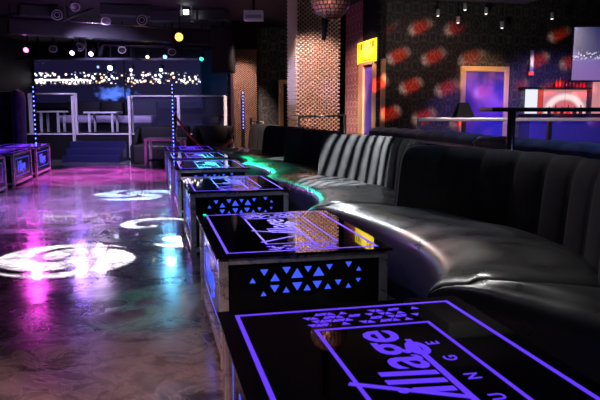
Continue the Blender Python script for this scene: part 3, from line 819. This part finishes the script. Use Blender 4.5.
# floor-level sofas and coffee table before the stage
def low_sofa(px0, px1, Y, label, arms=True):
    xa_ = PD(px0, 110, Y).x; xb_ = PD(px1, 110, Y).x; L = xb_ - xa_
    t = thing('low_sofa', label, 'sofa', (xa_, Y, 0))
    MB().box((L / 2, .45, .385), (L, .16, .77), bev=.05).build('backrest', M_black, t, True)
    MB().box((L / 2, .08, .2), (L - .16, .6, .38), bev=.04).build('seat', M_leather, t, True)
    if arms:
        for x in (.05, L - .05):
            MB().prism([(x - .05, .5, .0), (x - .05, .5, .76), (x - .05, .3, .72), (x - .05, .05, .45), (x - .05, -.2, .36), (x - .05, -.2, .0)], (.1, 0, 0)).build('arm', M_black, t, bevel=.02)
low_sofa(131, 186, 13.55, 'low black sofa on the floor in front of the stage railing')
low_sofa(190, 231, 13.55, 'low black sofa behind the red rope near the far pillar')
q = PD(143, 110, 12.6)
t = thing('coffee_table', 'low steel framed coffee table in front of the black floor sofa', 'table', (q.x, 12.6, 0))
L = PD(182, 110, 12.6).x - q.x
MB().box((L / 2, .2, .53), (L, .44, .05), bev=.006).build('table_top', MATS['satin_steel'], t)
for x in (.03, L - .03):
    for y in (.0, .4): MB().box((x, y, .255), (.05, .05, .51)).build('leg', MATS['satin_steel'], t)
MB().box((L / 2, .2, .12), (L - .12, .36, .03)).build('lower_shelf', M_black, t)
# dark rounded booth at left edge
q = PD(6, 110, 11.9)
t = thing('tub_booth', 'high rounded dark seat at the left edge beside the slim post', 'seat', (q.x - .25, 11.9, 0))
rows = []
for k in range(21):
    th = math.pi * (-.1 + 1.2 * k / 20); cx, cy = math.cos(th), math.sin(th)
    rows.append([Vector((cx * r_, cy * r_, z_)) for r_, z_ in ((.42, 0), (.42, 1.3), (.45, 1.42), (.50, 1.45), (.55, 1.42), (.57, 1.3), (.54, 0))])
MB().grid(rows, True).build('backrest', M_bluevelvet, t, True)
MB().lathe([(.4, 0), (.41, .38), (.38, .45), (.2, .47)], seg=24).build('seat', M_black, t, True)

# rope and its post
q = PD(175, 113, 11.6)
t = thing('stanchion', 'chrome stanchion holding the red rope by the last table', 'stanchion', (q.x, 11.6, 0))
MB().tube([(0, 0, 0), (0, 0, q.z)], .025, 12).build('shaft', M_chrome, t, True)
MB().lathe([(.16, 0), (.16, .015), (.03, .035)], seg=24).build('base', M_chrome, t)
MB().lathe([(.02, q.z - .01), (.04, q.z + .02), (.03, q.z + .06), (.01, q.z + .07)], seg=16).build('cap', M_chrome, t, True)
A = PD(177, 118, 11.6); B = PD(232, 139, 11.9); Mid = PD(207, 149, 11.75)
pts = []
for k in range(17):
    u = k / 16; pts.append(A * (1 - u) ** 2 + 2 * u * (1 - u) * (Mid * 2 - (A + B) / 2) + B * u * u)
tag(MB().tube(pts, .022, 8).build('rope', M_rope, smooth=True), 'red velvet rope sagging right from the chrome stanchion', 'rope')
t = thing('stanchion', 'short chrome post at the end of the banquette by the far pillar', 'stanchion', (B.x + .02, B.y + .02, 0))
MB().tube([(0, 0, 0), (0, 0, B.z + .08)], .022, 12).build('shaft', M_chrome, t, True)
MB().lathe([(.12, 0), (.12, .015), (.03, .035)], seg=24).build('base', M_chrome, t)
a = PD(251, 118, 11.5); b = PD(263, 122, 11.5)
t = thing('grab_rail', 'small chrome bar end standing behind the far banquette', 'rail', (a.x, a.y, 0))
MB().tube([(0, 0, 0), (0, 0, a.z)], .02, 10).build('shaft', M_chrome, t, True)
MB().tube([(0, 0, b.z), (b.x - a.x, 0, b.z), (b.x - a.x, 0, .0)], .016, 8).build('side_bar', M_chrome, t, True)

# light poles with LED dots
M_led = emis('led_dot', (.10, .14, 1), 6)
def led_pole(px0, py0, py1, D, label, n):
    a_ = PD(px0, py0, D); b_ = PD(px0, py1, D)
    t = thing('led_strip_pole', label, 'light', (a_.x, D, 0), 0, 'upright strips of blue light dots')
    zb_ = max(.02, b_.z)
    MB().box((0, .02, a_.z / 2), (.05, .03, a_.z)).build('pole', M_black, t)
    mb = MB()
    for k in range(n): mb.box((0, -.002, zb_ + (a_.z - zb_) * k / (n - 1)), (.018, .012, .026))
    mb.build('led_dots', M_led, t)
led_pole(33, 87, 143, 12.4, 'strip of blue light dots on a black pole at left, above the edge tables', 13)
led_pole(172, 85, 156, 12.3, 'strip of blue light dots beside the chrome stanchion', 20)
q2 = PD(243, 93, 13.85)
led_pole(243, 93, 128, 13.85, 'strip of blue light dots in front of the far copper pillar', 12)

# ------------------------------------------------------------------ overhead
def bar(name, A_, B_, wd, ht, m, label, cat):
    A_, B_ = Vector(A_), Vector(B_); d_ = B_ - A_
    return tag(MB().box((d_.length / 2, 0, 0), (d_.length, wd, ht)).build(name, m, loc=A_, rotz=math.atan2(d_.y, d_.x), bevel=.006), label, cat)
A_ = PD(8, 27, 12.3); B_ = PD(228, 41, 14.6)
A_.z = B_.z = 2.62
bar('ceiling_beam', A_, B_, .3, .26, M_duct, 'long dark boxed beam crossing above the stage lights', 'beam')
A2 = A_ + Vector((0, -.19, .15)); B2 = B_ + Vector((0, -.19, .15))
tag(MB().tube([A2, B2], .018, 8).build('chrome_conduit', M_chrome, smooth=True), 'thin bright conduit along the top edge of the beam', 'pipe')
A3 = PD(104, 44, 14.2); B3 = PD(222, 48, 14.2)
tag(MB().tube([A3 + Vector((-.1, 0, -.25)), A3 + Vector((-.05, 0, -.06)), A3, B3], .045, 10).build('steel_pipe', M_duct, smooth=True), 'bent steel pipe hanging below the beam over the stage', 'pipe')
a = PD(15, 59, 15.6); b = PD(205, 59, 15.6)
t = thing('lighting_bar', 'thin lighting bar across the top of the video wall', 'bar', a)
MB().box(((b.x - a.x) / 2, 0, 0), (b.x - a.x, .05, .05)).build('tube', M_duct, t)
for k in range(4): MB().box(((b.x - a.x) * (k + .5) / 4, 0, (H - a.z) / 2), (.03, .03, H - a.z)).build('hanger', M_black, t)
for i_, (p0, p1, lab) in enumerate((((18, 6, 11.8), (62, 12, 12.2), 'slim dark duct at the upper left corner'), ((100, 3, 11.8), (150, 6, 12.0), 'dark duct in the ceiling over the stage centre'), ((150, 14, 12.6), (228, 10, 12.4), 'dark duct beside the projector lamp'))):
    a = PD(*p0); b = PD(*p1); a.z = b.z = 2.84
    bar('ceiling_duct', a, b, .3, .18, M_duct, lab, 'duct')
# stage lamps: can with glowing lens
def lamp(px, py, D, col, st, label, r=.07, aimv=(0, -1, -.5)):
    p_ = PD(px, py, D); dr = Vector(aimv).normalized(); q_ = dr.to_track_quat('Z', 'Y')
    t = thing('stage_lamp', label, 'lamp', p_, 0, 'coloured lamps over the stage')
    MB().lathe([(r * .6, -.26), (r, -.2), (r, -.002), (r * .9, .0)], seg=16, rot=q_).build('can', M_black, t, True)
    MB().lathe([(r * .85, -.001), (r * .8, .008), (r * .4, .018)], seg=16, rot=q_).build('lens', emis('lens_' + label.split()[0], col, st), t, True)
    MB().tube([(0, .08, .02), (0, .1, H - p_.z)], .012, 6).build('hanger', M_black, t)
lamp(26, 50, 13.3, (1, .12, .85), 7, 'magenta glowing lamp, leftmost over the stage', .06)
lamp(72, 53, 13.9, (.8, .6, 1), 8, 'lilac-white glowing lamp left of the ring spotlight', .055)
lamp(91, 54, 13.9, (.9, .85, 1), 8, 'white glowing lamp right of the ring spotlight', .055)
lamp(110, 68, 16.5, (.7, .7, 1), 8, 'bright bluish-white lamp hanging in front of the video wall', .075)
lamp(131, 70, 16.5, (.6, .4, 1), 4, 'violet small lamp hanging before the video wall centre', .05)
lamp(161, 70, 16.5, (.65, .7, 1), 6, 'pale small lamp hanging before the right half of the video wall', .05)
lamp(147.5, 57, 14.3, (1, .75, .3), 6, 'amber small lamp under the beam', .04)
lamp(165, 57, 14.3, (.15, .4, 1), 5, 'blue lamp under the beam', .05)
lamp(201.5, 59, 14.3, (.02, 1, .35), 4, 'green lamp nearest the black loudspeaker', .05)
lamp(98, 67, 16.5, (.2, .4, 1), 2, 'faint bluish lamp hanging left of the bright one', .04)
# moving head with amber lens
lamp(179, 37, 11.8, (1, .6, .08), 3, 'big projector lamp with amber lens hanging before the beam', .085, (.0, -1, -.15))
p_ = PD(186, 12, 12.0)
t = thing('floodlight', 'small white square floodlight between two brackets at the ceiling', 'lamp', p_)
MB().box((0, 0, 0), (.09, .05, .08)).build('glowing_face', emis('flood_light', (.9, .95, 1), 6), t)
for x in (-.1, .1): MB().box((x, .02, .06), (.03, .05, .24)).build('bracket', M_grey, t)
# ring-fronted spotlights
for (px, py, D, lab) in ((57, 15, 11.8, 'unlit spotlight with pale ring at upper left ceiling'), (142, 20, 11.8, 'unlit spotlight with pale ring at ceiling right of centre'), (80, 47, 14.2, 'small unlit spotlight with pale ring between two white lamps')):
    p_ = PD(px, py, D); dr = Vector((.45, -1, -.35)).normalized(); q_ = dr.to_track_quat('Z', 'Y')
    t = thing('ring_spotlight', lab, 'lamp', p_, 0, 'unlit ring spotlights')
    MB().ring((0, 0, 0), .085, .010, q_).build('rim', M_grey, t, True)
    MB().lathe([(.05, -.2), (.08, -.14), (.082, -.01), (.06, -.02)], seg=18, rot=q_).build('can', M_black, t, True)
    MB().ring(dr * -.01, .045, .006, q_).build('inner_ring', M_grey, t, True)
    MB().tube([-dr * .15, Vector((0, .1, H - p_.z))], .012, 6).build('hanger', M_black, t)
# unlit lamps and small hardware between the glowing ones
for (px, py, D, lab) in ((53, 49, 13.9, 'unlit black lamp left of the lilac-white lamp'), (122, 50, 14.0, 'unlit black lamp right of the white lamp'), (172, 52, 14.0, 'unlit black lamp between the blue and green lamps'), (75, 7, 11.6, 'unlit black lamp against the ceiling above the beam, left'), (106, 21, 11.9, 'unlit black lamp in front of the beam')):
    p_ = PD(px, py, D); dr = Vector((.3, -1, -.9)).normalized(); q_ = dr.to_track_quat('Z', 'Y')
    t = thing('stage_lamp', lab, 'lamp', p_, 0, 'unlit lamps over the stage')
    MB().lathe([(.04, -.22), (.075, -.17), (.08, 0), (.06, -.01)], seg=16, rot=q_).build('can', mat('lamp_black', (.03, .03, .034), .3, .3), t, True)
    MB().ring(dr * .0, .08, .008, q_).build('rim', M_grey, t, True)
    MB().tube([-dr * .12, Vector((0, .09, H - p_.z))], .014, 6).build('hanger', M_black, t)
for (p0, p1, D, lab) in (((0, 17), (62, 3), 11.6, 'thin pipe slanting across the upper left ceiling'), ((60, 22), (108, 2), 11.9, 'thin pipe slanting beside the left ring spotlight'), ((118, 2), (176, 8), 11.7, 'thin bright pipe at the ceiling right of centre stage'), ((190, 22), (232, 18), 12.2, 'short pipe near the loudspeaker top')):
    a = PD(*p0, D); b = PD(*p1, D + .6)
    t = thing('ceiling_pipe', lab, 'pipe', a)
    MB().tube([(0, 0, 0), b - a], .022, 8).build('tube', M_duct, t, True)
    for k in (.15, .85):
        q3 = (b - a) * k
        if a.z + q3.z < H: MB().tube([q3, (q3.x, q3.y, H - a.z)], .01, 6).build('hanger', M_black, t)
# loudspeaker
a = PD(210, 25, 13.0); b = PD(233, 72, 13.0)
t = thing('loudspeaker', 'large black loudspeaker hanging left of the far copper pillar', 'speaker', ((a.x + b.x) / 2, 13.1, 0))
MB().box((0, .2, (a.z + b.z) / 2), (b.x - a.x, .45, a.z - b.z), bev=.015).build('cabinet', M_black, t)
MB().box((0, -.035, (a.z + b.z) / 2), (b.x - a.x - .06, .02, a.z - b.z - .06)).build('grille', mat('grille', (.008, .008, .009), .9, bump=.6, bs=200), t)
MB().tube([(0, .2, a.z - .02), (0, .2, H)], .02, 8).build('bracket', M_black, t)
# white box unit
a = PD(243.5, 10, 10.5); b = PD(263, 20, 10.5)
t = thing('ceiling_box', 'small pale box unit under the ceiling left of the large pillar', 'box', (a.x, 10.5, 0))
MB().box(((b.x - a.x) / 2, .1, (a.z + b.z) / 2), (b.x - a.x, .2, a.z - b.z), bev=.01).build('casing', M_white, t)
MB().box(((b.x - a.x) / 2, -.003, (a.z + b.z) / 2 - .02), ((b.x - a.x) * .8, .012, .05)).build('window', M_grey, t)
MB().box(((b.x - a.x) / 2, .1, (a.z + H) / 2), (.04, .04, H - a.z)).build('hanger', M_black, t)
# disco ball
p_ = PD(331, -1, 6.4); rb = .195
t = thing('disco_ball', 'mirror ball hanging at the top edge in front of the large pillar', 'disco ball', p_)
bm = MB(); 
nlat, nlon = 16, 30
for i_ in range(nlat):
    th0 = math.pi * i_ / nlat + .02; th1 = math.pi * (i_ + 1) / nlat - .02
    nl = max(6, int(nlon * math.sin((th0 + th1) / 2)))
    for j in range(nl):
        p0 = 2 * math.pi * j / nl + .03; p1 = 2 * math.pi * (j + 1) / nl - .03
        jit = Vector((random.uniform(-1, 1), random.uniform(-1, 1), random.uniform(-1, 1))) * .0025
        vs = [bm.bm.verts.new(Vector((math.sin(a1) * math.cos(b1), math.sin(a1) * math.sin(b1), math.cos(a1))) * rb + jit * s1) for a1, b1, s1 in ((th0, p0, 1), (th1, p0, -1), (th1, p1, -1), (th0, p1, 1))]
        bm.bm.faces.new(vs)
bm.build('mirror_tiles', mat('mirror_tile', (.85, .45, .38), .2, .6, var=0), t)
MB().lathe([(.02, -rb + .004), (rb * .6, -rb * .79), (rb * .985, 0), (rb * .6, rb * .79), (.02, rb - .004)], seg=28).build('core', M_black, t, True)
MB().tube([(0, 0, rb - .01), (0, 0, H - p_.z)], .008, 6).build('hanger', M_black, t)
q = PD(323, 25, 6.6)
t = thing('pin_spot', 'small dark pin spotlight pointing down below the mirror ball', 'lamp', (q.x, 6.65, 0))
MB().tube([(.01, 0, PD(320, 40, 6.6).z), (.03, 0, PD(322, 8, 6.6).z), (.035, 0, H)], [.02, .045, .012], 12).build('can', MATS['black_metal'], t, True)
# bulkhead at the right and recessed spots
a = PD(388, 10, 9.6)
struct(MB().box((0, 0, 0), (1.9, 1.6, .22)).build('trim_2', mat('grey_bulkhead', (.12, .115, .12), .6), loc=W(1.2, -1.4, H - .11), rotz=ANG))
for (px, py, lab) in ((465, 10, 'ceiling downlight above the gilt framed panel, nearest the bulkhead'), (486, 14, 'ceiling downlight right of centre above the framed panel'), (458, 23, 'lowest-left small ceiling downlight over the patterned wall'), (502, 28, 'small ceiling downlight above the bar, right of framed panel'), (438, 16, 'small ceiling downlight at the left of the right-hand group'), (552, 19, 'small dim ceiling downlight toward the television')):
    D_ = (H - CAMZ) * F / (110 - py); 
    D_ = min(D_, 10.3); p_ = PD(px, py, D_)
    t = thing('downlight', lab, 'lamp', p_, 0, 'small ceiling downlights')
    MB().lathe([(.025, .0), (.03, .03), (.03, .1)], seg=12).build('can', M_grey, t, True)
    MB().lathe([(.02, -.002), (.022, .002)], seg=12).build('lens', emis('downlight_glow', (1, .95, .95), 4), t)
    if p_.z + .1 < H: MB().tube([(0, 0, .1), (0, 0, H - p_.z)], .008, 6).build('stem', M_black, t)
